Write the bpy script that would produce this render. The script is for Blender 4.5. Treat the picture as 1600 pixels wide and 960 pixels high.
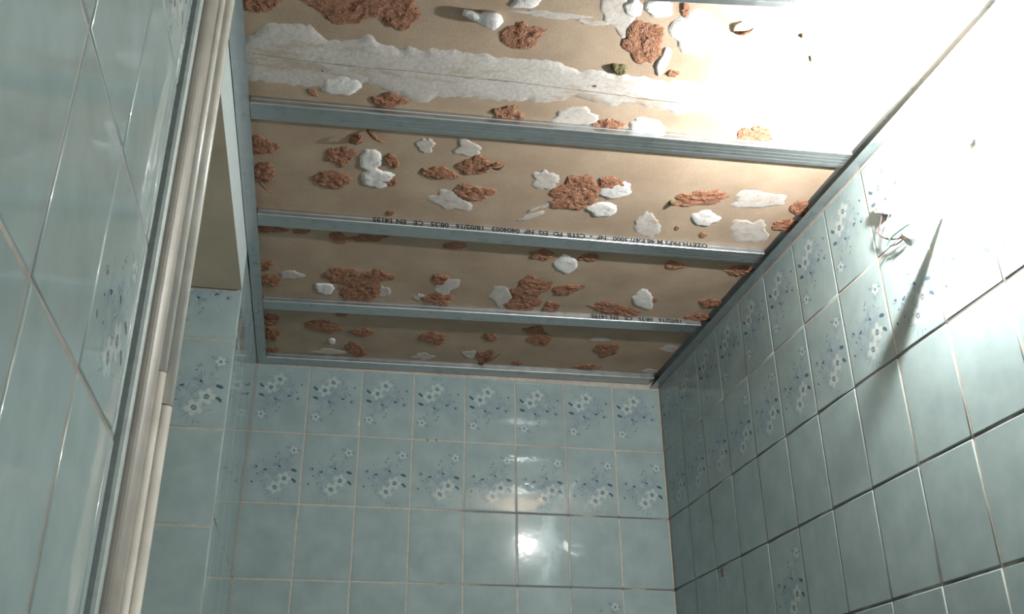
import bpy, bmesh, math, random
from mathutils import Vector, Matrix, noise

for _o in list(bpy.data.objects):
    bpy.data.objects.remove(_o)
scene = bpy.context.scene
COL = scene.collection
rnd = random.Random(7)

# ------------------------------------------------------------------ camera
ZC = 2.5                                   # height of the metal grid above the floor
FPX = 1517.25                              # focal length in pixels of the 1600 px wide frame
CAM = Vector((0.1999, -2.65, -1.0805 + ZC))
YAW, PITCH, ROLL = 0.2023, 0.4555, -0.0102
_cy, _sy, _cp, _sp = math.cos(YAW), math.sin(YAW), math.cos(PITCH), math.sin(PITCH)
FWD = Vector((_sy * _cp, _cy * _cp, _sp))
_r0 = Vector((_cy, -_sy, 0)); _u0 = _r0.cross(FWD)
RGT = math.cos(ROLL) * _r0 + math.sin(ROLL) * _u0
UPV = -math.sin(ROLL) * _r0 + math.cos(ROLL) * _u0
cd = bpy.data.cameras.new('camera'); cam = bpy.data.objects.new('camera', cd); COL.objects.link(cam)
m = Matrix((RGT, UPV, -FWD)).transposed().to_4x4(); m.translation = CAM
cam.matrix_world = m
cd.sensor_fit = 'HORIZONTAL'; cd.sensor_width = 36.0; cd.lens = FPX * 36 / 1600
cd.clip_start = 0.01
scene.camera = cam

# ------------------------------------------------------------------ light and exposure
w = bpy.data.worlds.new('world'); scene.world = w; w.use_nodes = True
w.node_tree.nodes['Background'].inputs[0].default_value = (0.92, 1.0, 1.0, 1)   # added fill light, let in through a made-up doorway behind the camera
w.node_tree.nodes['Background'].inputs[1].default_value = 0.6
LAMP = Vector((1.103, -1.529, -0.156 + ZC))
BULB_STRENGTH = 3200.0
scene.view_settings.view_transform = 'Standard'
scene.view_settings.look = 'None'
scene.view_settings.gamma = 1.0
scene.view_settings.use_curve_mapping = False
scene.view_settings.exposure = 1.2


# ------------------------------------------------------------------ helpers
def ray(px, py):
    return (FWD + RGT * ((px - 800) / FPX) - UPV * ((py - 480) / FPX)).normalized()


def hit_x(px, py, x):
    d = ray(px, py); return CAM + d * ((x - CAM.x) / d.x)


TILT = 0.0125                               # the old ceiling rises slightly towards the lamp wall
BOARD = 0.0185                              # board underside above the grid's underside


def zc(x):
    return ZC + TILT * x


def hit_board(px, py):
    d = ray(px, py)
    # plane z = ZC + BOARD + TILT*x
    t = (ZC + BOARD + TILT * CAM.x - CAM.z) / (d.z - TILT * d.x)
    return CAM + d * t


def mesh_obj(name, bm, mat, parent=None, smooth=False, recalc=True):
    if recalc:
        bmesh.ops.recalc_face_normals(bm, faces=bm.faces)
    me = bpy.data.meshes.new(name); bm.to_mesh(me); bm.free()
    for mm in (mat if isinstance(mat, (list, tuple)) else [mat]):
        me.materials.append(mm)
    if smooth:
        for p in me.polygons: p.use_smooth = True
    o = bpy.data.objects.new(name, me); COL.objects.link(o)
    if parent: o.parent = parent
    return o


def empty(name, loc=(0, 0, 0)):
    o = bpy.data.objects.new(name, None); COL.objects.link(o); o.location = loc
    o.empty_display_size = 0.05
    return o


def tag(o, label, cat, group=None):
    o['label'] = label; o['category'] = cat
    if group: o['group'] = group
    return o


def struct(o):
    o['kind'] = 'structure'; return o


def add_box(bm, lo, hi, mi=0):
    x0, y0, z0 = lo; x1, y1, z1 = hi
    v = [bm.verts.new(p) for p in ((x0, y0, z0), (x1, y0, z0), (x1, y1, z0), (x0, y1, z0),
                                   (x0, y0, z1), (x1, y0, z1), (x1, y1, z1), (x0, y1, z1))]
    fs = []
    for q in ((0, 3, 2, 1), (4, 5, 6, 7), (0, 1, 5, 4), (1, 2, 6, 5), (2, 3, 7, 6), (3, 0, 4, 7)):
        f = bm.faces.new([v[i] for i in q]); f.material_index = mi; fs.append(f)
    return fs


def add_tube(bm, pts, r, n=10, caps=True):
    pts = [Vector(p) for p in pts]
    rr = r if isinstance(r, (list, tuple)) else [r] * len(pts)
    rings = []; prev = None
    for i, p in enumerate(pts):
        t = (pts[min(i + 1, len(pts) - 1)] - pts[max(i - 1, 0)]).normalized()
        if prev is None:
            a = t.orthogonal().normalized()
        else:
            a = (prev - t * prev.dot(t)).normalized()
        prev = a; b = t.cross(a)
        rings.append([bm.verts.new(p + (a * math.cos(2 * math.pi * k / n) + b * math.sin(2 * math.pi * k / n)) * rr[i]) for k in range(n)])
    for i in range(len(rings) - 1):
        for k in range(n):
            bm.faces.new((rings[i][k], rings[i][(k + 1) % n], rings[i + 1][(k + 1) % n], rings[i + 1][k]))
    if caps:
        bm.faces.new(rings[0][::-1]); bm.faces.new(rings[-1])


def spline(pts, n=8):
    """Catmull-Rom through the points"""
    P = [Vector(p) for p in pts]; P = [P[0] * 2 - P[1]] + P + [P[-1] * 2 - P[-2]]
    out = []
    for i in range(1, len(P) - 2):
        for k in range(n):
            t = k / n; a, b, c, d = P[i - 1], P[i], P[i + 1], P[i + 2]
            out.append(0.5 * ((2 * b) + (c - a) * t + (2 * a - 5 * b + 4 * c - d) * t * t + (3 * b - a - 3 * c + d) * t ** 3))
    out.append(P[-2].copy())
    return out


# ------------------------------------------------------------------ materials
class NT:
    def __init__(s, name):
        s.m = bpy.data.materials.new(name); s.m.use_nodes = True
        s.t = s.m.node_tree; s.n = s.t.nodes; s.l = s.t.links
        s.b = s.n['Principled BSDF']

    def new(s, typ, **kw):
        n = s.n.new(typ)
        for k, v in kw.items(): setattr(n, k, v)
        return n

    def put(s, sock, v):
        if hasattr(v, 'is_output') or isinstance(v, bpy.types.NodeSocket): s.l.new(v, sock)
        else: sock.default_value = v

    def math(s, op, a, b=None, c=None, clamp=False):
        n = s.new('ShaderNodeMath', operation=op, use_clamp=clamp)
        for i, v in enumerate((a, b, c)):
            if v is not None: s.put(n.inputs[i], v)
        return n.outputs[0]

    def noise(s, vec, scale, detail=4, rough=0.55):
        n = s.new('ShaderNodeTexNoise'); s.l.new(vec, n.inputs['Vector'])
        n.inputs['Scale'].default_value = scale; n.inputs['Detail'].default_value = detail
        n.inputs['Roughness'].default_value = rough
        return n.outputs[0]

    def ramp(s, fac, stops):
        n = s.new('ShaderNodeValToRGB'); s.l.new(fac, n.inputs[0])
        e = n.color_ramp.elements
        while len(e) < len(stops): e.new(0.5)
        for i, (p, c) in enumerate(stops):
            e[i].position = p; e[i].color = c if len(c) == 4 else (*c, 1)
        return n.outputs[0]

    def mix(s, fac, a, b):
        n = s.new('ShaderNodeMix', data_type='RGBA')
        s.put(n.inputs[0], fac)
        for sock, v in ((n.inputs[6], a), (n.inputs[7], b)):
            if isinstance(v, tuple): v = v if len(v) == 4 else (*v, 1)
            s.put(sock, v)
        return n.outputs[2]

    def smooth(s, v, a, b, lo=0.0, hi=1.0):
        n = s.new('ShaderNodeMapRange', interpolation_type='SMOOTHSTEP')
        s.put(n.inputs[0], v)
        for i, q in enumerate((a, b, lo, hi)): n.inputs[i + 1].default_value = q
        return n.outputs[0]

    def bump(s, h, strength, dist):
        n = s.new('ShaderNodeBump'); s.l.new(h, n.inputs['Height'])
        n.inputs['Strength'].default_value = strength; n.inputs['Distance'].default_value = dist
        s.l.new(n.outputs[0], s.b.inputs['Normal'])

    def co(s, kind='Object'):
        return s.new('ShaderNodeTexCoord').outputs[kind]

    def world(s):
        return s.new('ShaderNodeNewGeometry').outputs['Position']


TILE_COL = (0.26, 0.335, 0.335)
TW, TH = 0.15, 0.20


def tile_common(nt):
    """base glaze colour of a tile with its cloudy variation"""
    co = nt.co('Object')
    info = nt.new('ShaderNodeObjectInfo').outputs['Random']
    off = nt.new('ShaderNodeVectorMath', operation='ADD')
    nt.l.new(co, off.inputs[0])
    cmb = nt.new('ShaderNodeCombineXYZ'); nt.l.new(nt.math('MULTIPLY', info, 31.0), cmb.inputs[0]); nt.l.new(cmb.outputs[0], off.inputs[1])
    cloud = nt.noise(off.outputs[0], 14, 3)
    base = nt.ramp(cloud, [(0.3, (0.232, 0.300, 0.302)), (0.7, (0.285, 0.362, 0.364))])
    b = nt.b
    b.inputs['Roughness'].default_value = 0.045
    b.inputs['Specular IOR Level'].default_value = 0.32
    b.inputs['Coat Weight'].default_value = 0.07
    b.inputs['Coat Roughness'].default_value = 0.16
    wav = nt.noise(off.outputs[0], 22, 2)
    nt.bump(wav, 0.10, 0.004)
    return co, off.outputs[0], base


def mat_tile_plain():
    nt = NT('tile_glaze_aqua'); co, o2, base = tile_common(nt)
    nt.l.new(base, nt.b.inputs['Base Color']); return nt.m


def mat_tile_flower():
    nt = NT('tile_glaze_flowers'); co, o2, base = tile_common(nt)
    flat = nt.new('ShaderNodeVectorMath', operation='MULTIPLY'); nt.l.new(co, flat.inputs[0]); flat.inputs[1].default_value = (1, 1, 0)
    P = flat.outputs[0]
    # slightly warped coordinates for hand-drawn edges
    wn = nt.new('ShaderNodeTexNoise'); nt.l.new(P, wn.inputs['Vector']); wn.inputs['Scale'].default_value = 160
    sub = nt.new('ShaderNodeVectorMath', operation='SUBTRACT'); nt.l.new(wn.outputs[1], sub.inputs[0]); sub.inputs[1].default_value = (.5, .5, .5)
    wp = nt.new('ShaderNodeVectorMath', operation='MULTIPLY_ADD'); nt.l.new(sub.outputs[0], wp.inputs[0]); wp.inputs[1].default_value = (.006, .006, 0); nt.l.new(P, wp.inputs[2])
    WP = wp.outputs[0]

    def local(u, v, rot=0, sx=1, sy=1, src=None):
        mp = nt.new('ShaderNodeMapping', vector_type='TEXTURE'); nt.l.new(src or WP, mp.inputs['Vector'])
        mp.inputs['Location'].default_value = ((u - .5) * TW, (.5 - v) * TH, 0)
        mp.inputs['Rotation'].default_value = (0, 0, math.radians(rot))
        mp.inputs['Scale'].default_value = (sx, sy, 1)
        return mp.outputs[0]

    def length(vec):
        n = nt.new('ShaderNodeVectorMath', operation='LENGTH'); nt.l.new(vec, n.inputs[0]); return n.outputs['Value']

    def ell(u, v, rx, ry, rot=0, soft=0.35, src=None):
        return nt.smooth(length(local(u, v, rot, rx, ry, src)), 1.0, 1.0 - soft)

    def vmax(L):
        r = L[0]
        for q in L[1:]: r = nt.math('MAXIMUM', r, q)
        return r

    col = base
    # bluish wash behind the bouquet
    wash = vmax([ell(.55, .38, .055, .05, 20, .9), ell(.36, .50, .042, .035, 0, .9), ell(.2, .72, .022, .03, 0, .9)])
    wash = nt.math('MULTIPLY', wash, nt.smooth(nt.noise(P, 60, 4), .35, .7))
    col = nt.mix(nt.math('MULTIPLY', wash, .7), col, (0.17, 0.22, 0.30))
    # thin grass stems
    r2 = random.Random(3); st = []
    for (u, v, n_, sp) in ((.42, .18, 9, .17), (.6, .34, 8, .16), (.32, .5, 7, .15), (.72, .5, 6, .12), (.2, .74, 8, .10), (.55, .62, 4, .14)):
        for k in range(n_):
            a = r2.uniform(0, 360)
            st.append(ell(u + sp * math.cos(math.radians(a)), v - sp * .75 * math.sin(math.radians(a)), r2.uniform(.006, .013), .0011, a + r2.uniform(-35, 35), .5))
    col = nt.mix(nt.math('MULTIPLY', vmax(st), .75), col, (0.115, 0.165, 0.20))

    def petals(u, v, R, rot):
        q = local(u, v, rot)
        sp = nt.new('ShaderNodeSeparateXYZ'); nt.l.new(q, sp.inputs[0])
        ang = nt.math('ARCTAN2', sp.outputs[1], sp.outputs[0])
        rad = nt.math('MULTIPLY_ADD', nt.math('ABSOLUTE', nt.math('COSINE', nt.math('MULTIPLY', ang, 2.5))), R * .42, R * .58)
        return nt.smooth(nt.math('DIVIDE', length(q), rad), 1.0, .8)

    pet = vmax([petals(.45, .22, .021, 10), petals(.30, .345, .021, 40), petals(.17, .75, .0135, 0)])
    shade = nt.smooth(nt.noise(WP, 260, 2), .3, .7)
    col = nt.mix(pet, col, nt.mix(shade, (.325, .385, .385), (.40, .45, .45)))
    cen = vmax([ell(.45, .22, .0068, .0068, 0, .3), ell(.30, .345, .0068, .0068, 0, .3), ell(.17, .75, .004, .004, 0, .4)])
    col = nt.mix(nt.math('MULTIPLY', cen, .85), col, (.07, .105, .13))
    cen2 = vmax([ell(.45, .22, .0035, .0035, 0, .4), ell(.30, .345, .003, .003, 0, .4)])
    col = nt.mix(nt.math('MULTIPLY', cen2, .7), col, (.30, .33, .33))
    lv = vmax([ell(.13, .32, .0085, .0045, -35, .3), ell(.14, .465, .0095, .0045, -15, .3), ell(.40, .515, .006, .003, -50, .3),
               ell(.65, .46, .007, .003, 25, .3), ell(.81, .50, .005, .003, -20, .4), ell(.86, .28, .0045, .0025, -40, .4),
               ell(.48, .64, .003, .002, 0, .4), ell(.7, .3, .003, .002, 60, .4), ell(.78, .4, .0026, .002, 0, .4)])
    col = nt.mix(nt.math('MULTIPLY', lv, .9), col, (.04, .075, .105))
    nt.l.new(col, nt.b.inputs['Base Color'])
    return nt.m


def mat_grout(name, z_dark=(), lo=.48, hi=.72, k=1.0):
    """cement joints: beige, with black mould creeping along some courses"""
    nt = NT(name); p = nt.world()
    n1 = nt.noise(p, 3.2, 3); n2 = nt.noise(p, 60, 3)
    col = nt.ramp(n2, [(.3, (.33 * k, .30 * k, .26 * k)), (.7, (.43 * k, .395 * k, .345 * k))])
    sp = nt.new('ShaderNodeSeparateXYZ'); nt.l.new(p, sp.inputs[0])
    f = None
    for zz in z_dark:
        d = nt.math('ABSOLUTE', nt.math('SUBTRACT', sp.outputs[2], ZC + zz))
        g = nt.smooth(d, .006, .003)
        f = g if f is None else nt.math('MAXIMUM', f, g)
    dirt = nt.smooth(n1, lo, hi)
    if f is not None:
        f = nt.math('MULTIPLY', f, nt.smooth(nt.math('MULTIPLY_ADD', nt.noise(p, 6, 2), .5, sp.outputs[0]), .72, .92))
        dirt = nt.math('MULTIPLY', dirt, nt.smooth(sp.outputs[0], 1.19, .6, .25, 1))
        dirt = nt.math('MAXIMUM', nt.math('MULTIPLY', dirt, nt.smooth(sp.outputs[0], .4, .62)), nt.math('MULTIPLY', f, nt.smooth(nt.noise(p, 7, 3), .3, .5)))
    col = nt.mix(nt.math('MULTIPLY', dirt, .85), col, (.045, .04, .038))
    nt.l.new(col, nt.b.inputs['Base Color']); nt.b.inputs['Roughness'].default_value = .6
    return nt.m


def mat_far_tiles():
    """tiling far outside the picture"""
    nt = NT('tiled_wall_beyond'); p = nt.world()
    sp = nt.new('ShaderNodeSeparateXYZ'); nt.l.new(p, sp.inputs[0])
    h = nt.math('ADD', sp.outputs[0], sp.outputs[1])

    def line(v, step):
        q = nt.math('FRACT', nt.math('DIVIDE', v, step))
        return nt.math('LESS_THAN', q, .003 / step)
    g = nt.math('MAXIMUM', line(h, TW), line(sp.outputs[2], TH))
    col = nt.mix(g, TILE_COL, (.5, .46, .4))
    nt.l.new(col, nt.b.inputs['Base Color']); nt.b.inputs['Roughness'].default_value = .25
    return nt.m


def mat_board(name, c0, c1):
    nt = NT(name); p = nt.world()
    n1 = nt.noise(p, 9, 4); n2 = nt.noise(p, 420, 3)
    f = nt.math('MULTIPLY_ADD', n2, .45, nt.math('MULTIPLY', n1, .6))
    col = nt.ramp(f, [(.35, c0), (.72, c1)])
    nt.l.new(col, nt.b.inputs['Base Color']); nt.b.inputs['Roughness'].default_value = .85
    nt.b.inputs['Specular IOR Level'].default_value = .2
    nt.bump(n2, .35, .001)
    return nt.m


def mat_rough(name, stops, scale, bump, dist, rough=.8):
    nt = NT(name); p = nt.world()
    n1 = nt.noise(p, scale, 5, .65); n2 = nt.noise(p, scale * 4, 4, .7)
    f = nt.math('MULTIPLY_ADD', n2, .5, nt.math('MULTIPLY', n1, .5))
    nt.l.new(nt.ramp(f, stops), nt.b.inputs['Base Color']); nt.b.inputs['Roughness'].default_value = rough
    nt.b.inputs['Specular IOR Level'].default_value = .25
    nt.bump(f, bump, dist)
    return nt.m


def mat_band():
    nt = NT('plaster_joint_band'); p = nt.world()
    mp = nt.new('ShaderNodeMapping'); nt.l.new(p, mp.inputs['Vector']); mp.inputs['Scale'].default_value = (1, 2.6, 1)
    n1 = nt.noise(mp.outputs[0], 9, 6, .68); n2 = nt.noise(p, 130, 4)
    col = nt.ramp(n2, [(.3, (.46, .415, .385)), (.7, (.57, .53, .50))])
    col = nt.mix(nt.smooth(n1, .50, .36, 0, .75), col, (.40, .31, .235))
    nt.l.new(col, nt.b.inputs['Base Color']); nt.b.inputs['Roughness'].default_value = .8
    nt.b.inputs['Specular IOR Level'].default_value = .25
    nt.bump(nt.math('ADD', n1, n2), .3, .002)
    return nt.m


def mat_zinc():
    nt = NT('galvanised_steel'); co = nt.co('Object')
    mp = nt.new('ShaderNodeMapping'); nt.l.new(co, mp.inputs['Vector']); mp.inputs['Scale'].default_value = (3, 500, 500)
    s1 = nt.noise(mp.outputs[0], 1.0, 3); s2 = nt.noise(co, 40, 3)
    f = nt.math('MULTIPLY_ADD', s1, .5, nt.math('MULTIPLY', s2, .5))
    nt.l.new(nt.ramp(f, [(.3, (.41, .44, .45)), (.7, (.53, .56, .57))]), nt.b.inputs['Base Color'])
    nt.b.inputs['Metallic'].default_value = .92
    nt.l.new(nt.smooth(f, .3, .7, .26, .36), nt.b.inputs['Roughness'])
    nt.bump(s1, .03, .0003)
    return nt.m


def mat_simple(name, col, rough=.5, metal=0.0, bump=0.0, scale=80):
    nt = NT(name); p = nt.co('Object'); n1 = nt.noise(p, scale, 3)
    c0 = tuple(c * .88 for c in col); c1 = tuple(min(1, c * 1.1) for c in col)
    nt.l.new(nt.ramp(n1, [(.3, c0), (.7, c1)]), nt.b.inputs['Base Color'])
    nt.b.inputs['Roughness'].default_value = rough; nt.b.inputs['Metallic'].default_value = metal
    if bump: nt.bump(n1, bump, .001)
    return nt.m


M_PLAIN = mat_tile_plain()
M_FLOWER = mat_tile_flower()
M_GROUT = mat_grout('grout_beige_mouldy', (-.4, -.6, -.8))
M_GROUT_CLEAN = mat_grout('grout_beige', (), .7, .9, .9)
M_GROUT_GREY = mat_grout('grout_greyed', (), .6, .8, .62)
M_FAR = mat_far_tiles()
M_BOARD = mat_board('brown_board', (.31, .225, .16), (.47, .36, .265))
M_SOFFIT = mat_board('brown_soffit', (.46, .40, .30), (.62, .54, .41))
M_ORANGE = mat_rough('orange_torn_adhesive', [(.33, (.07, .028, .013)), (.41, (.28, .115, .06)), (.53, (.42, .205, .125)), (.68, (.53, .33, .23))], 85, 1.0, .010)
M_OLIVE = mat_rough('dark_olive_crumb', [(.3, (.06, .05, .02)), (.6, (.20, .17, .08)), (.8, (.5, .3, .12))], 90, .9, .004)
M_WHITE = mat_rough('white_plaster', [(.3, (.52, .48, .46)), (.5, (.70, .67, .65)), (.7, (.78, .76, .74))], 70, .55, .004)
M_FILM = mat_rough('thin_plaster_smear', [(.32, (.37, .295, .235)), (.45, (.46, .41, .37)), (.65, (.56, .52, .49))], 38, .2, .001)
M_BAND = mat_band()
M_CRACK = mat_simple('crack_shadow', (.16, .12, .10), .9)
M_ZINC = mat_zinc()
M_INK = mat_simple('black_print', (.015, .014, .016), .6)
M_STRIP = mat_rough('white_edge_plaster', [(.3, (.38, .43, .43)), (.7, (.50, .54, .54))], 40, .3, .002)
M_TRIM = mat_simple('cream_casing_lit', (.56, .54, .49), .25, 0, .05, 30)  # casing beads: their brighter lit look is put into the colour
M_TRIMBODY = mat_simple('cream_casing_shaded', (.27, .25, .22), .45, 0, .05, 30)  # casing body: shade on the same moulding put into a darker colour
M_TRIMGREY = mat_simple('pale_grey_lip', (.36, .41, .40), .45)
M_DARK = mat_simple('dark_gap', (.03, .035, .035), 1.0)
M_DARK.node_tree.nodes['Principled BSDF'].inputs['Specular IOR Level'].default_value = 0.0
M_PLASTER = mat_simple('plain_plaster', (.55, .53, .49), .9)
M_FLOOR = mat_simple('floor_tiles', (.58, .57, .54), .4)
M_PVC = mat_simple('white_plastic', (.80, .80, .77), .35)
M_BRASS = mat_simple('lamp_socket_metal', (.6, .55, .42), .35, .9)
M_WIREBROWN = mat_simple('brown_wire_sleeve', (.075, .045, .04), .45)
M_WIREGREY = mat_simple('grey_wire_sleeve', (.10, .085, .085), .45)
M_WIREGREEN = mat_simple('green_wire_sleeve', (.06, .17, .13), .45)
M_RUST = mat_simple('rust', (.16, .06, .035), .9)
_nt = NT('lit_bulb_glass')
_nt.b.inputs['Base Color'].default_value = (.9, .9, .9, 1)
_nt.b.inputs['Emission Color'].default_value = (1.0, .985, .95, 1)
_nt.b.inputs['Emission Strength'].default_value = BULB_STRENGTH
M_BULB = _nt.m

# ------------------------------------------------------------------ room shell
Y_FRONT, Y_FACE, Y_JAMB = -3.2, -0.66, -1.664
X_R, X_L, X_ALC = 1.2, 0.015, -0.6
TT = 0.006                                    # tile thickness
LIM_Z = -1.2                                  # courses of single tiles reach this far down


def slab(name, lo, hi, mats, face_mi=None):
    """box wall; face_mi maps face index to material slot"""
    bm = bmesh.new(); fs = add_box(bm, lo, hi)
    if face_mi:
        for k, v in face_mi.items(): fs[k].material_index = v
    return mesh_obj(name, bm, mats)


G = .0013                                     # grout face lies this far behind the tile face
wall_back = struct(slab('wall_back', (-.0, G, ZC + LIM_Z), (X_R + .2, .15, ZC + .12), [M_GROUT]))
wall_right = struct(slab('wall_right', (X_R + G, -2.55, ZC + LIM_Z), (X_R + .2, G, ZC + .12), [M_GROUT]))
wall_return = struct(slab('wall_return', (-.1, Y_FACE + .02, ZC + LIM_Z), (-G, .15, ZC + .12), [M_GROUT_CLEAN]))
wall_alcove = struct(slab('wall_alcove', (X_ALC, Y_FACE + G, ZC + LIM_Z), (-G, Y_FACE + .1, ZC + .12), [M_GROUT_CLEAN]))
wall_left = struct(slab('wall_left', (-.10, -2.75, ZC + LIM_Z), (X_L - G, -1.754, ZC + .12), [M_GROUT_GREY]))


def beyond(name, lo, hi):
    return struct(slab(name, lo, hi, [M_FAR]))


for nm, lo, hi in (('wall_back_lower', (0, 0, 0), (X_R + .2, .15, ZC + LIM_Z)),
                   ('wall_right_lower', (X_R, Y_FRONT, 0), (X_R + .2, 0, ZC + LIM_Z)),
                   ('wall_right_front', (X_R, Y_FRONT, ZC + LIM_Z), (X_R + .2, -2.55, ZC + .12)),
                   ('wall_return_lower', (-.1, Y_FACE, 0), (0, .15, ZC + LIM_Z)),
                   ('wall_alcove_lower', (X_ALC, Y_FACE, 0), (-.1, Y_FACE + .1, ZC + LIM_Z)),
                   ('wall_left_lower', (-.10, Y_FRONT, 0), (X_L, -1.72, ZC + LIM_Z)),
                   ('wall_left_front', (-.10, Y_FRONT, ZC + LIM_Z), (X_L, -2.75, ZC + .12)),
                   ('wall_front_left', (-.10, Y_FRONT - .1, 0), (.22, Y_FRONT, ZC + .12)),
                   ('wall_front_right', (1.04, Y_FRONT - .1, 0), (X_R + .2, Y_FRONT, ZC + .12)),
                   ('wall_front_lintel', (.22, Y_FRONT - .1, 2.06), (1.04, Y_FRONT, ZC + .12))):  # opening between these front pieces is added to admit the fill light
    beyond(nm, lo, hi)
struct(slab('wall_alcove_side', (X_ALC - .1, -1.76, 0), (X_ALC, Y_FACE + .1, ZC + .12), [M_PLASTER]))
struct(slab('wall_alcove_front', (X_ALC, -1.76, 0), (-.10, -1.70, ZC + .12), [M_PLASTER]))
struct(slab('floor', (X_ALC - .1, Y_FRONT - .1, -.1), (X_R + .2, .15, 0), [M_FLOOR]))
# lowered boxing over the alcove: brown board below, white plastered edge towards the room
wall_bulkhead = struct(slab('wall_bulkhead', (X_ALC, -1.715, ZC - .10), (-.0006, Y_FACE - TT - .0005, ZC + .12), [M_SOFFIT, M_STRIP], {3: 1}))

# ceiling board
bm = bmesh.new()
nx, ny = 40, 90
gv = [[None] * (ny + 1) for _ in range(nx + 1)]
for i in range(nx + 1):
    for j in range(ny + 1):
        x = -.02 + (X_R + .06) * i / nx; y = Y_FRONT + (0.04 - Y_FRONT) * j / ny
        z = zc(x) + BOARD + .0012 * noise.noise(Vector((x * 5, y * 5, 1.3)))
        gv[i][j] = bm.verts.new((x, y, z))
for i in range(nx):
    for j in range(ny):
        bm.faces.new((gv[i][j], gv[i][j + 1], gv[i + 1][j + 1], gv[i + 1][j]))
ceiling = struct(mesh_obj('ceiling', bm, M_BOARD, smooth=True, recalc=False))
bm = bmesh.new(); add_box(bm, (X_ALC - .1, Y_FRONT - .1, ZC + .12), (X_R + .2, .15, ZC + .2))
struct(mesh_obj('ceiling_slab', bm, M_PLASTER))

# ------------------------------------------------------------------ tiles, one object each
_tile_cache = {}


def tile_mesh(w_, h_, mat, cx=0.0, cy=0.0):
    """pillow-edged tile; local x across, y up, z out; cx, cy shift the piece off the print's centre (cut tiles)"""
    key = (round(w_, 4), round(h_, 4), mat.name, round(cx, 4), round(cy, 4))
    if key in _tile_cache: return _tile_cache[key]
    g = .0014
    a, b = w_ / 2 - g, h_ / 2 - g
    bm = bmesh.new(); rings = []
    for ins, z in ((0, 0), (0, TT * .55), (.0009, TT * .85), (.0026, TT)):
        rings.append([bm.verts.new((cx + sx * (a - ins), cy + sy * (b - ins), z - TT)) for sx, sy in ((-1, -1), (1, -1), (1, 1), (-1, 1))])
    for i in range(3):
        for k in range(4):
            bm.faces.new((rings[i][k], rings[i][(k + 1) % 4], rings[i + 1][(k + 1) % 4], rings[i + 1][k]))
    bm.faces.new(rings[3]); bm.faces.new(rings[0][::-1])
    me = bpy.data.meshes.new('tile'); bm.to_mesh(me); bm.free()
    me.materials.append(mat)
    for p in me.polygons: p.use_smooth = len(p.vertices) == 4 and abs(p.normal.z) < .98
    _tile_cache[key] = me
    return me


def place_tile(parent, me, origin, across, out, flip=False, jit=.004):
    """origin = centre of the print on the wall face"""
    up = Vector((0, 0, 1)); ac = Vector(across); ou = Vector(out)
    R = Matrix((ac, up, ou)).transposed()
    if flip: R = R @ Matrix.Rotation(math.pi, 3, 'Z')
    R = Matrix.Rotation(rnd.uniform(-jit, jit), 3, up) @ Matrix.Rotation(rnd.uniform(-jit, jit), 3, ac) @ R
    o = bpy.data.objects.new('tile', me); COL.objects.link(o)
    M4 = R.to_4x4(); M4.translation = Vector(origin) + ou * rnd.uniform(-.0003, .0003)
    o.matrix_world = M4
    o.parent = parent
    return o


full_p = tile_mesh(TW, TH, M_PLAIN); full_f = tile_mesh(TW, TH, M_FLOWER)
# back wall: eight columns; two flowered courses, single flowered tiles lower down
for i in range(8):
    for r in range(6):
        fl = r < 2 or (i, r) == (6, 3)
        place_tile(wall_back, full_f if fl else full_p, ((i + .5) * TW, 0, ZC - (r + .5) * TH), (1, 0, 0), (0, -1, 0), flip=r in (1, 3))
# lamp wall
for i in range(17):
    for r in range(6):
        fl = r < 2 or (i, r) in ((4, 3), (11, 4))
        place_tile(wall_right, full_f if fl else full_p, (X_R, -.012 - (i + .5) * TW, ZC - (r + .5) * TH), (0, -1, 0), (-1, 0, 0), flip=r in (1, 3))
# narrow return beside the back wall (last tile cut at the corner)
for i in range(5):
    wd = TW if i < 4 else .66 - 4 * TW
    y = -(i * TW + wd / 2)
    me = full_p if i < 4 else tile_mesh(wd, TH, M_PLAIN)
    for r in range(6):
        place_tile(wall_return, me, (0, y, ZC - (r + .5) * TH), (0, 1, 0), (1, 0, 0))
# alcove face: top course cut under the boxing
for i in range(4):
    x = -(i + .5) * TW
    place_tile(wall_alcove, tile_mesh(TW, .120, M_FLOWER, 0, -.04), (x, Y_FACE, ZC - .12), (1, 0, 0), (0, -1, 0), jit=.002)
    for r in range(1, 6):
        hh = TH if r < 5 else .18
        me = full_f if r == 1 else (full_p if r < 5 else tile_mesh(TW, .18, M_PLAIN))
        place_tile(wall_alcove, me, (x, Y_FACE, ZC - .02 - r * TH - hh / 2), (1, 0, 0), (0, -1, 0), flip=r == 1, jit=.002)
# near left wall, first column cut at the casing
for i in range(-1, 6):
    wd = TW if i >= 0 else .018
    y0 = -1.77 - i * TW if i >= 0 else -1.752
    for r in range(6):
        fl = r < 2 or (i, r) == (0, 3)
        if i >= 0: me = full_f if fl else full_p
        else: me = tile_mesh(wd, TH, M_FLOWER if fl else M_PLAIN)
        t_ = place_tile(wall_left, me, (X_L, y0 - wd / 2, ZC - (r + .5) * TH + .003), (0, 1, 0), (1, 0, 0), flip=r in (1, 3), jit=.003)
        if (i, r) == (1, 4): t_.rotation_euler.z += .014     # turned on purpose to send the bulb's reflection out of view


def disc(name, c, axis, r, depth, mat, parent, n=12):
    bm = bmesh.new(); c = Vector(c); a = Vector(axis)
    add_tube(bm, [c - a * depth, c + a * depth * .6], [r, r * .9], n)
    return mesh_obj(name, bm, mat, parent, smooth=False)


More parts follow.
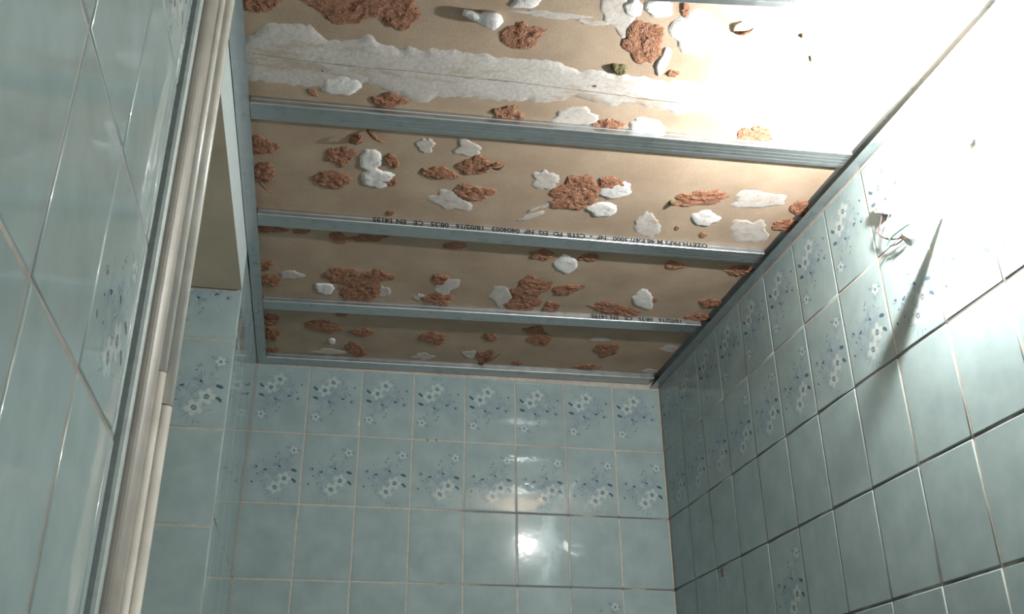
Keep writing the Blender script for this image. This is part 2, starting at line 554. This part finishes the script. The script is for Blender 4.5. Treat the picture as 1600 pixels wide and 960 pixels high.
# two drilled holes in the joint of the back wall, rust spots on the lamp wall
for px in (668, 682):
    d = ray(px, 688); p = CAM + d * (-CAM.y / d.y)
    disc('drill_hole', (p.x, -.0002, p.z), (0, -1, 0), .0022, .0006, M_DARK, wall_back)
for px, py, r in ((1128, 892, .008), (1122, 893, .004), (1129, 899, .005)):
    p = hit_x(px, py, X_R)
    bm = bmesh.new(); n = 12
    cv = bm.verts.new((X_R - .0016, p.y, p.z)); ring = []
    for k in range(n):
        a = 2 * math.pi * k / n; q = r * rnd.uniform(.6, 1.2)
        ring.append(bm.verts.new((X_R - .0004, p.y + q * math.cos(a), p.z + q * math.sin(a))))
    for k in range(n): bm.faces.new((cv, ring[k], ring[(k + 1) % n]))
    mesh_obj('rust_spot', bm, M_RUST, wall_right)

# ------------------------------------------------------------------ casing at the alcove's edge
trim = struct(empty('trim_1', (.02, -1.70, 0)))
Z0, Z1 = 0.0, ZC + .02


def prism(name, prof, mat, parent, z0=Z0, z1=Z1, smooth=False):
    bm = bmesh.new()
    a = [bm.verts.new((x, y, z0)) for x, y in prof]; b = [bm.verts.new((x, y, z1)) for x, y in prof]
    n = len(prof)
    for k in range(n):
        f = bm.faces.new((a[k], a[(k + 1) % n], b[(k + 1) % n], b[k])); f.smooth = smooth
    bm.faces.new(a[::-1]); bm.faces.new(b)
    o = mesh_obj(name, bm, mat)
    if parent:
        o.parent = parent; o.matrix_parent_inverse = Matrix.Translation(parent.location).inverted()
    return o


prism('joint_gap', [(-.02, -1.7537), (.0035, -1.7537), (.0035, -1.7272), (-.02, -1.7272)], M_DARK, trim)
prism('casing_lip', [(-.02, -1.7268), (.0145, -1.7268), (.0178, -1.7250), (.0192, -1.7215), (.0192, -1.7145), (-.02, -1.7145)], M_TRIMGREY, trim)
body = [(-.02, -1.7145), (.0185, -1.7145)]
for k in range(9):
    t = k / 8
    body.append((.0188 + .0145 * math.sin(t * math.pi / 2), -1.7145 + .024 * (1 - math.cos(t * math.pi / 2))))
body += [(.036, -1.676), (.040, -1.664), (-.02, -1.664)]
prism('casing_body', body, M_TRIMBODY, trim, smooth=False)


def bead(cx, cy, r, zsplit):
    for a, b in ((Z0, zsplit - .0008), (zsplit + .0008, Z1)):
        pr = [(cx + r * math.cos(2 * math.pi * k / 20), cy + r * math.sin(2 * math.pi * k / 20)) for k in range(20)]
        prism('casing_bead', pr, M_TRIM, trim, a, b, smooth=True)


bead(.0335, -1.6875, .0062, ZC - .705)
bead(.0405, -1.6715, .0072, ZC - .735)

# ------------------------------------------------------------------ galvanised grid
F47 = [(-.014, .0178), (-.0225, .0178), (-.0238, .0165), (-.0238, .0115), (-.0231, .0105), (-.0231, .0075), (-.0238, .0065),
       (-.0238, .0022), (-.0231, .0007), (-.0216, 0), (-.0125, 0), (-.0115, .0005), (-.0095, .0005), (-.0085, 0), (-.0015, 0),
       (-.0007, .0004), (.0007, .0004), (.0015, 0), (.0085, 0), (.0095, .0005), (.0115, .0005), (.0125, 0), (.0216, 0),
       (.0231, .0007), (.0238, .0022), (.0238, .0065), (.0231, .0075), (.0231, .0105), (.0238, .0115), (.0238, .0165), (.0225, .0178), (.014, .0178)]
URAIL = [(.026, 0), (.0016, 0), (.0004, .0006), (0, .0016), (0, .0168), (.0004, .0176), (.0016, .018), (.020, .018)]


def profile_rail(name, sec, p0, p1, side, parent=None):
    """sheet-metal section swept from p0 to p1 (plan points); side = direction of the section's local axis"""
    A = Vector((p0[0], p0[1], zc(p0[0]))); B = Vector((p1[0], p1[1], zc(p1[0])))
    d = (B - A); L = d.length; d.normalize()
    s = Vector(side); s = (s - d * s.dot(d)).normalized()
    u = Vector((0, 0, 1)); u = (u - d * u.dot(d)).normalized()
    bm = bmesh.new(); n = len(sec); th = .0007
    # inner offset polyline
    inner = []
    for i in range(n):
        a = Vector(sec[max(i - 1, 0)]); b = Vector(sec[min(i + 1, n - 1)])
        t = (b - a).normalized(); nn = Vector((-t.y, t.x))
        cen = Vector((sum(q[0] for q in sec) / n, .009))
        q = Vector(sec[i])
        if nn.dot(cen - q) < 0: nn = -nn
        inner.append(q + nn * th)
    loop = [Vector(q) for q in sec] + inner[::-1]
    N = 10; rings = []
    for k in range(N + 1):
        x = L * k / N
        rings.append([bm.verts.new((x, q.x, q.y)) for q in loop])
    m_ = len(loop)
    for k in range(N):
        for i in range(m_):
            bm.faces.new((rings[k][i], rings[k][(i + 1) % m_], rings[k + 1][(i + 1) % m_], rings[k + 1][i]))
    for rg in (rings[0], rings[-1]):
        for i in range(n - 1):
            bm.faces.new((rg[i], rg[i + 1], rg[m_ - 2 - i], rg[m_ - 1 - i]))
    o = mesh_obj(name, bm, M_ZINC)
    M4 = Matrix((d, s, u)).transposed().to_4x4(); M4.translation = A + u * .0004
    o.matrix_world = M4
    return o


URAIL_DEEP = [(a, b * 30 / 18 if b > .01 else b) for a, b in URAIL]
left_rail = tag(profile_rail('edge_rail', URAIL, (.0006, -1.712), (.0006, -.0016), (1, 0, 0)),
                'galvanised edge rail fixed to the white plastered boxing beside the cream casing', 'rail', 'edge rails')
right_rail = tag(profile_rail('edge_rail', URAIL_DEEP, (X_R - .0008, -2.4), (X_R - .0008, -.0016), (-1, 0, 0)),
                 'galvanised edge rail along the top of the tiled wall with the lamp', 'rail', 'edge rails')
right_rail.location.z -= .0125
back_ch = tag(profile_rail('furring_channel', F47, (.027, -.026), (X_R - .028, -.026), (0, 1, 0)),
              'galvanised channel resting against the flowered back wall, last before the tiles', 'channel', 'ceiling channels')
LIFT = .0009
chans = []
for (ya, yb, lab) in ((-1.528, -1.648, 'galvanised channel closest of all to the glaring bulb, with plaster dabs beside it'),
                      (-1.183, -1.216, 'galvanised channel without print next to the plaster smeared joint of the brown board'),
                      (-.803, -.811, 'galvanised channel with a long line of black print on its lit side'),
                      (-.385, -.412, 'galvanised channel with a short piece of black print near the lamp wall')):
    o = profile_rail('furring_channel', F47, (.0275, ya), (X_R - .0275, yb), (0, 1, 0))
    o.location.z += LIFT
    tag(o, lab, 'channel', 'ceiling channels'); chans.append(o)


def rail_text(rail, words, x_right, x_left, height):
    """print on the side of a channel that faces the near end of the room, upside down"""
    cu = bpy.data.curves.new('printed_text', 'FONT'); cu.body = words; cu.size = .01
    cu.resolution_u = 2; cu.offset = .00035
    t = bpy.data.objects.new('tmp_text', cu); COL.objects.link(t)
    bpy.context.view_layer.update()
    dg = bpy.context.evaluated_depsgraph_get()
    me = bpy.data.meshes.new_from_object(t.evaluated_get(dg)); bpy.data.objects.remove(t)
    xs = [v.co.x for v in me.vertices]; ys = [v.co.y for v in me.vertices]
    x0, x1, y0, y1 = min(xs), max(xs), min(ys), max(ys)
    for v in me.vertices:
        fx = (v.co.x - x0) / (x1 - x0); fy = (v.co.y - y0) / (y1 - y0)
        # upside down: starts at the lamp-wall end, letters' tops towards the floor
        v.co = (x_right + (x_left - x_right) * fx, -.02395, .0158 - height * fy)
    me.materials.clear(); me.materials.append(M_INK)
    o = bpy.data.objects.new('printed_text', me); COL.objects.link(o); o.parent = rail
    o['kind'] = 'stuff'
    return o


rail_text(chans[2], 'OZETH PRF3 M 48 F.47/.3000   NF  -  CSTB  PD  EG  NF  0404003   18/02/16   08:35   CE   EN 14195', 1.006, .241, .0125)
rail_text(chans[3], '18/02/16   08:35   CE   EN 14195', 1.09, .842, .0125)

# ------------------------------------------------------------------ what clings to the ceiling board
def blob(name, mat, cx, cy, rx, ry, ang=0, h=.004, rough=.004, edge=.22, N=40, rings=7, freq=60):
    """irregular dab whose outline is read off the board plane"""
    seed = rnd.uniform(0, 100); ca, sa = math.cos(math.radians(ang)), math.sin(math.radians(ang))
    C = hit_board(cx, cy); bm = bmesh.new()
    out = []; soft = []
    for k in range(N):
        a = 2 * math.pi * k / N
        big = edge * 1.5 * noise.noise(Vector((math.cos(a) * 1.3, math.sin(a) * 1.3, seed)))
        small = edge * (.75 * noise.noise(Vector((math.cos(a) * 5, math.sin(a) * 5, seed + 9))) + .35 * noise.noise(Vector((math.cos(a) * 11, math.sin(a) * 11, seed + 20))))
        for lst, j in ((soft, .93 + big), (out, 1 + big + small)):
            ex, ey = rx * j * math.cos(a), ry * j * math.sin(a)
            lst.append(hit_board(cx + ex * ca - ey * sa, cy + ex * sa + ey * ca))

    def place(p, prof):
        q = p.copy()
        nz = noise.fractal(Vector((p.x * freq, p.y * freq, seed)), 1.0, 2.0, 4)
        q.z -= .0006 + prof * max(.0002, h + rough * nz)
        q.x += .0015 * noise.noise(Vector((p.x * 150, p.y * 150, seed + 3))); q.y += .0015 * noise.noise(Vector((p.x * 150, p.y * 150, seed + 7)))
        return bm.verts.new(q)
    rr = []
    for i in range(1, rings + 1):
        f = i / rings
        row = []
        for k in range(N):
            if i == rings:
                p = out[k].copy(); p.z += .0014; row.append(bm.verts.new(p))
            else:
                p = C.lerp(soft[k], f * 1.02).lerp(C.lerp(out[k], f), f ** 6)
                row.append(place(p, 1 - f ** 7))
        rr.append(row)
    cv = place(C, 1)
    for k in range(N): bm.faces.new((cv, rr[0][k], rr[0][(k + 1) % N]))
    for i in range(rings - 1):
        for k in range(N):
            bm.faces.new((rr[i][k], rr[i + 1][k], rr[i + 1][(k + 1) % N], rr[i][(k + 1) % N]))
    for f in bm.faces: f.smooth = mat is not M_ORANGE
    o = mesh_obj(name, bm, mat, ceiling)
    return o


ORANGE = [(407, 5, 32, 17), (560, 6, 92, 30), (628, 22, 36, 24), (818, 55, 36, 24), (605, 158, 28, 13), (488, 144, 9, 5, 30), (507, 110, 9, 4, 35), (794, 176, 24, 13),
          (410, 228, 28, 15, 12), (410, 270, 22, 17), (529, 244, 25, 16), (518, 280, 30, 13, 8), (612, 252, 16, 8, 35), (608, 281, 14, 9, 10),
          (557, 216, 12, 10), (683, 272, 28, 11, 6), (741, 260, 29, 14, -5), (741, 300, 32, 12, 5), (610, 333, 7, 4),
          (1008, 64, 36, 30), (1070, 15, 7, 11), (1052, 115, 11, 5), (952, 195, 26, 9, 4), (1181, 212, 25, 18),
          (905, 300, 40, 25, 0), (955, 286, 20, 10), (888, 318, 30, 12), (1092, 309, 44, 14, -6), (1250, 326, 17, 13), (1225, 351, 20, 11), (1058, 356, 4, 3), (1098, 367, 6, 4),
          (529, 372, 15, 9, 15), (575, 372, 28, 6), (711, 384, 17, 7), (420, 359, 26, 5), (470, 362, 14, 4), (410, 415, 17, 10), (419, 438, 24, 10, 5),
          (535, 431, 32, 12, 6), (562, 453, 34, 20, 5), (590, 432, 27, 11), (688, 436, 13, 8), (685, 467, 26, 10, 4),
          (826, 456, 30, 22, -20), (887, 453, 24, 9, -8), (815, 476, 30, 12), (862, 480, 15, 9), (847, 398, 22, 8), (922, 402, 18, 7), (1053, 415, 20, 8), (1156, 423, 23, 8),
          (962, 484, 44, 10, 10), (1108, 473, 18, 8), (1090, 497, 22, 7), (1022, 469, 6, 4),
          (422, 500, 15, 8), (424, 522, 13, 11), (506, 511, 27, 11, 8), (533, 491, 10, 5), (566, 519, 21, 6), (555, 548, 20, 11, 20),
          (676, 528, 24, 9), (766, 527, 12, 6), (758, 558, 15, 10, -25), (831, 516, 19, 7), (845, 530, 20, 10), (948, 546, 20, 12), (918, 573, 22, 4), (425, 547, 13, 5), (807, 567, 9, 4)]
WHITE = [(822, 4, 25, 9), (532, 131, 34, 20), (579, 250, 20, 18, 20), (590, 279, 26, 17), (990, 12, 15, 15), (1030, 12, 26, 17), (1085, 50, 38, 42, 15), (1037, 95, 9, 26, 22),
         (1010, 198, 32, 15), (962, 297, 30, 14, -12), (941, 328, 25, 12), (1100, 342, 22, 13), (884, 413, 20, 15), (1005, 468, 17, 17, -40), (507, 451, 17, 10, 10), (519, 533, 6, 5)]
FILM = [(665, 227, 16, 14), (733, 231, 23, 13), (704, 315, 34, 17, 10), (850, 280, 25, 18), (965, 20, 26, 34, -30), (896, 181, 36, 17), (1009, 351, 24, 23, -10), (1190, 311, 44, 15, -4), (1178, 358, 33, 18, -8),
        (850, 322, 34, 3, -20), (830, 338, 26, 3, -18), (696, 447, 20, 14), (655, 465, 9, 7), (785, 465, 20, 16, 10), (455, 430, 20, 7), (595, 455, 14, 10), (516, 550, 26, 5), (661, 557, 18, 6), (732, 553, 12, 6),
        (1044, 545, 14, 6), (937, 531, 15, 4), (1015, 580, 14, 4), (860, 22, 60, 6, 4), (925, 35, 30, 4, 5), (575, 455, 10, 5)]
# plaster band over the board joint, a strip between two torn edges
TOP = [(380, 59), (398, 50), (416, 34), (485, 33), (510, 58), (560, 56), (579, 46), (590, 66), (632, 72), (704, 72), (766, 81), (860, 92), (896, 106), (965, 112), (1027, 122), (1090, 127), (1180, 136), (1300, 150)]
BOT = [(380, 126), (438, 134), (490, 141), (535, 138), (570, 133), (632, 156), (660, 166), (680, 154), (735, 156), (797, 162), (860, 163), (902, 154), (950, 168), (996, 166), (1058, 181), (1120, 178), (1200, 186), (1300, 200)]


def interp(pl, x):
    for (x0, y0), (x1, y1) in zip(pl, pl[1:]):
        if x0 <= x <= x1: return y0 + (y1 - y0) * (x - x0) / (x1 - x0)
    return pl[-1][1]


bm = bmesh.new(); rows = []
NX, NY = 150, 10
for i in range(NX + 1):
    x = 380 + (1300 - 380) * i / NX
    a, b = interp(TOP, x), interp(BOT, x)
    a += 6 * noise.noise(Vector((x * .06, 3, 0))) + 4 * noise.noise(Vector((x * .2, 3, 0))); b += 6 * noise.noise(Vector((x * .06, 8, 0))) + 4 * noise.noise(Vector((x * .2, 8, 0)))
    row = []
    for j in range(NY + 1):
        t = j / NY; p = hit_board(x, a + (b - a) * t)
        e = min(1, min(t, 1 - t) * 6)
        p.z += .0014 if j in (0, NY) else -(.0022 * e + .0012 * noise.noise(Vector((p.x * 14, p.y * 30, 0))))
        row.append(bm.verts.new(p))
    rows.append(row)
for i in range(NX):
    for j in range(NY):
        f = bm.faces.new((rows[i][j], rows[i + 1][j], rows[i + 1][j + 1], rows[i][j + 1])); f.smooth = True
mesh_obj('plaster_band', bm, M_BAND, ceiling)
# crack along the joint
ck = [(394, 80), (455, 90), (516, 97), (580, 104), (647, 109), (735, 119), (800, 125), (871, 134), (974, 147), (1005, 152), (1060, 158)]
bm = bmesh.new(); prev = None
for i in range(121):
    x = 394 + (1060 - 394) * i / 120; y = interp(ck, x) + 1.5 * noise.noise(Vector((x * .15, 0, 0)))
    hw = .25 + .55 * abs(noise.noise(Vector((x * .05, 5, 0))))
    p, q = hit_board(x, y - hw), hit_board(x, y + hw); p.z -= .0039; q.z -= .0039
    cur = (bm.verts.new(p), bm.verts.new(q))
    if prev: bm.faces.new((prev[0], cur[0], cur[1], prev[1]))
    prev = cur
mesh_obj('crack', bm, M_CRACK, ceiling)

for e in FILM:
    blob('plaster_smear', M_FILM, e[0], e[1], e[2], e[3], e[4] if len(e) > 4 else 0, h=.0004, rough=.0005, edge=.40)
for e in ORANGE:
    big = max(e[2], e[3]) > 10
    blob('torn_adhesive', M_ORANGE, e[0], e[1], e[2], e[3], e[4] if len(e) > 4 else 0, h=.0022 if big else .0016, rough=.0021 if big else .0008, edge=.32, N=60, rings=11, freq=85)
for e in WHITE:
    blob('plaster_dab', M_WHITE, e[0], e[1], e[2], e[3], e[4] if len(e) > 4 else 0, h=.0026, rough=.0013, edge=.22, N=40, rings=8, freq=45)
blob('crumb', M_OLIVE, 968, 106, 14, 8, 10, h=.008, rough=.003)
for e in ((1254, 56, 4, 4), (1267, 92, 2, 5), (1050, 316, 6, 4), (777, 256, 11, 3, -10), (930, 133, 3, 2)):
    blob('crumb', M_OLIVE if e[0] > 1000 else M_ORANGE, *e, h=.004, rough=.002, N=16, rings=3)


# curled flakes of torn board paper hanging from the ceiling
def flake(p0, p1, width, lift, mat):
    a, b = hit_board(*p0), hit_board(*p1); d = (b - a); s = Vector((-d.y, d.x, 0)).normalized() * width
    bm = bmesh.new(); pr = None
    for k in range(9):
        t = k / 8; p = a.lerp(b, t); p.z -= lift * math.sin(t * 2.2) + .001; ww = (.25 + .75 * math.sin(math.pi * min(1, t * 1.1 + .1)))
        cur = [bm.verts.new(p - s * ww), bm.verts.new(p + Vector((0, 0, -.002))), bm.verts.new(p + s * ww)]
        if pr:
            bm.faces.new((pr[0], cur[0], cur[1], pr[1])); bm.faces.new((pr[1], cur[1], cur[2], pr[2]))
        pr = cur
    o = mesh_obj('paper_flake', bm, mat, ceiling, smooth=True)
    sm = o.modifiers.new('thickness', 'SOLIDIFY'); sm.thickness = .001
    return o


flake((573, 202), (606, 216), .006, .012, M_ORANGE)
flake((548, 222), (566, 205), .006, .012, M_ORANGE)
flake((1148, 50), (1176, 36), .007, .012, M_ORANGE)
flake((770, 262), (788, 251), .004, .012, M_ORANGE)
flake((752, 566), (782, 547), .005, .012, M_ORANGE)
flake((405, 282), (428, 295), .004, .010, M_ORANGE)
flake((1046, 318), (1064, 310), .005, .010, M_ORANGE)

# knob of set plaster with a finger-like stub
bm = bmesh.new()
pts = []
for px, py, dz in ((724, 15, .005), (735, 18, .006), (748, 22, .007), (760, 25, .007), (772, 27, .006), (784, 28, .003)):
    p = hit_board(px, py); p.z -= dz; pts.append(p)
add_tube(bm, pts, [.005, .007, .008, .013, .015, .007], 14)
bmesh.ops.subdivide_edges(bm, edges=bm.edges[:], cuts=1, use_grid_fill=True)
for v in bm.verts:
    v.co += Vector((0, 0, 1)) * .004 * noise.noise(v.co * 90) + Vector((1, 0, 0)) * .003 * noise.noise(v.co * 110)
mesh_obj('plaster_knob', bm, M_WHITE, ceiling, smooth=True)

# ------------------------------------------------------------------ lamp: bare bulb on a short arm from the tiled wall
lamp = empty('bare_bulb_lamp', LAMP)
tag(lamp, 'glaring bare light bulb in a white holder fixed to the tiled wall', 'lamp')
AX = Vector((1.0, .08, .06)).normalized()        # from glass towards the socket and the wall


def lathe(name, prof, mat, parent, axis=AX, n=24):
    """prof: (distance along axis, radius), local to the parent"""
    a = axis.orthogonal().normalized(); b = axis.cross(a)
    bm = bmesh.new(); rings = []
    for s, r in prof:
        if r < 1e-6: rings.append([bm.verts.new(axis * s)] * n)
        else: rings.append([bm.verts.new(axis * s + (a * math.cos(2 * math.pi * k / n) + b * math.sin(2 * math.pi * k / n)) * r) for k in range(n)])
    for i in range(len(rings) - 1):
        for k in range(n):
            vs = [rings[i][k], rings[i][(k + 1) % n], rings[i + 1][(k + 1) % n], rings[i + 1][k]]
            u = []
            for v in vs:
                if v not in u: u.append(v)
            if len(u) > 2: bm.faces.new(u)
    return mesh_obj(name, bm, mat, parent, smooth=True)


lathe('bulb', [(-.016, 0), (-.0155, .003), (-.013, .0065), (-.009, .0085), (-.002, .0092), (.010, .0092), (.014, .0085), (.017, .0070)], M_BULB, lamp)
lathe('bulb_base', [(.017, .0070), (.019, .0078), (.027, .0078), (.028, .0065)], M_PVC, lamp)
lathe('lamp_holder', [(.027, .0070), (.028, .0088), (.050, .0088), (.056, .0075), (.062, .0045), (.063, 0)], M_PVC, lamp)
WALLP = AX * ((X_R - LAMP.x) / AX.x)             # where the arm meets the tiles
bm = bmesh.new(); add_tube(bm, [AX * .06, WALLP * .8, WALLP + Vector((.001, 0, 0))], .0032, 10)
mesh_obj('arm', bm, M_PVC, lamp, smooth=True)

# ------------------------------------------------------------------ added stand-in caster, shaped to throw the long shadow on the tiles
P1 = hit_x(1474, 337, X_R)
P2 = hit_x(1384, 585, X_R)
N2 = LAMP + (P2 - LAMP) * .40
stub = empty('shadow_caster', (X_R - .001, P1.y, P1.z))
tag(stub, 'short white tapered stub added below the bulb to cast the long shadow', 'shadow caster')
bm = bmesh.new()
q0 = Vector((.0, 0, 0)); q1 = N2 - stub.location
add_tube(bm, [q0, q1 * .12, q1 * .35, q1 * .7, q1], [.0030, .0040, .0065, .0110, .0150], 12)
mesh_obj('caster_body', bm, M_PVC, stub, smooth=True)
bm = bmesh.new()
add_tube(bm, [q1, q1 * 1.06], [.0030, .0030], 8)
mesh_obj('caster_tip', bm, M_BRASS, stub, smooth=True)

# ------------------------------------------------------------------ loose wires with connector on the lamp wall
WB = hit_x(1385, 330, X_R)
wires = empty('wire_bundle', (X_R, WB.y, WB.z))
tag(wires, 'loose brown and green wires dangling from a connector block on the tiles', 'wires')


def wp(px, py, off):
    return hit_x(px, py, X_R - off) - wires.location


bm = bmesh.new()
blk = [wp(1375, 328, .004), wp(1380, 316, .004), wp(1391, 316, .004), wp(1393, 335, .004), wp(1377, 335, .004)]
f0 = [bm.verts.new((-.0012, p.y, p.z)) for p in blk]; f1 = [bm.verts.new((-.018, p.y, p.z)) for p in blk]
n = len(blk)
for k in range(n): bm.faces.new((f0[k], f0[(k + 1) % n], f1[(k + 1) % n], f1[k]))
bm.faces.new(f0); bm.faces.new(f1)
bmesh.ops.bevel(bm, geom=bm.edges[:], offset=.0015, segments=2, affect='EDGES')
blko = mesh_obj('connector_block', bm, M_PVC, wires)
for dy in (-.004, .004):
    bm = bmesh.new(); c = sum((p for p in blk), Vector()) / n
    add_tube(bm, [(-.0175, c.y + dy, c.z), (-.0195, c.y + dy, c.z)], .0022, 10)
    mesh_obj('terminal_screw', bm, M_BRASS, blko)


def wire(pts, r, mat, off=.014, name='wire'):
    bm = bmesh.new(); add_tube(bm, spline([wp(px, py, off) for px, py in pts], 6), r, 8)
    return mesh_obj(name, bm, mat, wires, smooth=True)


wire([(1378, 335), (1376, 345), (1373, 360), (1373, 366), (1382, 372), (1391, 374), (1403, 373), (1412, 371), (1415, 369)], .0016, M_WIREBROWN)
wire([(1389, 336), (1386, 344), (1385, 355), (1384, 362), (1386, 369), (1390, 374)], .0014, M_WIREGREY, .016)
wire([(1386, 384), (1389, 377), (1394, 370), (1401, 364), (1409, 358), (1416, 353), (1422, 350)], .0016, M_WIREGREEN, .018)
wire([(1391, 385), (1400, 382), (1408, 377), (1411, 372)], .0014, M_WIREBROWN, .012)
wire([(1403, 374), (1408, 369), (1412, 366)], .0014, M_WIREGREY, .018)
for k in range(4):
    wire([(1411 + k * 1.5, 368 - k * 2.2), (1417 + k * 2, 364 - k * 2.5)], .0005, M_BRASS, .016, 'copper_strand')
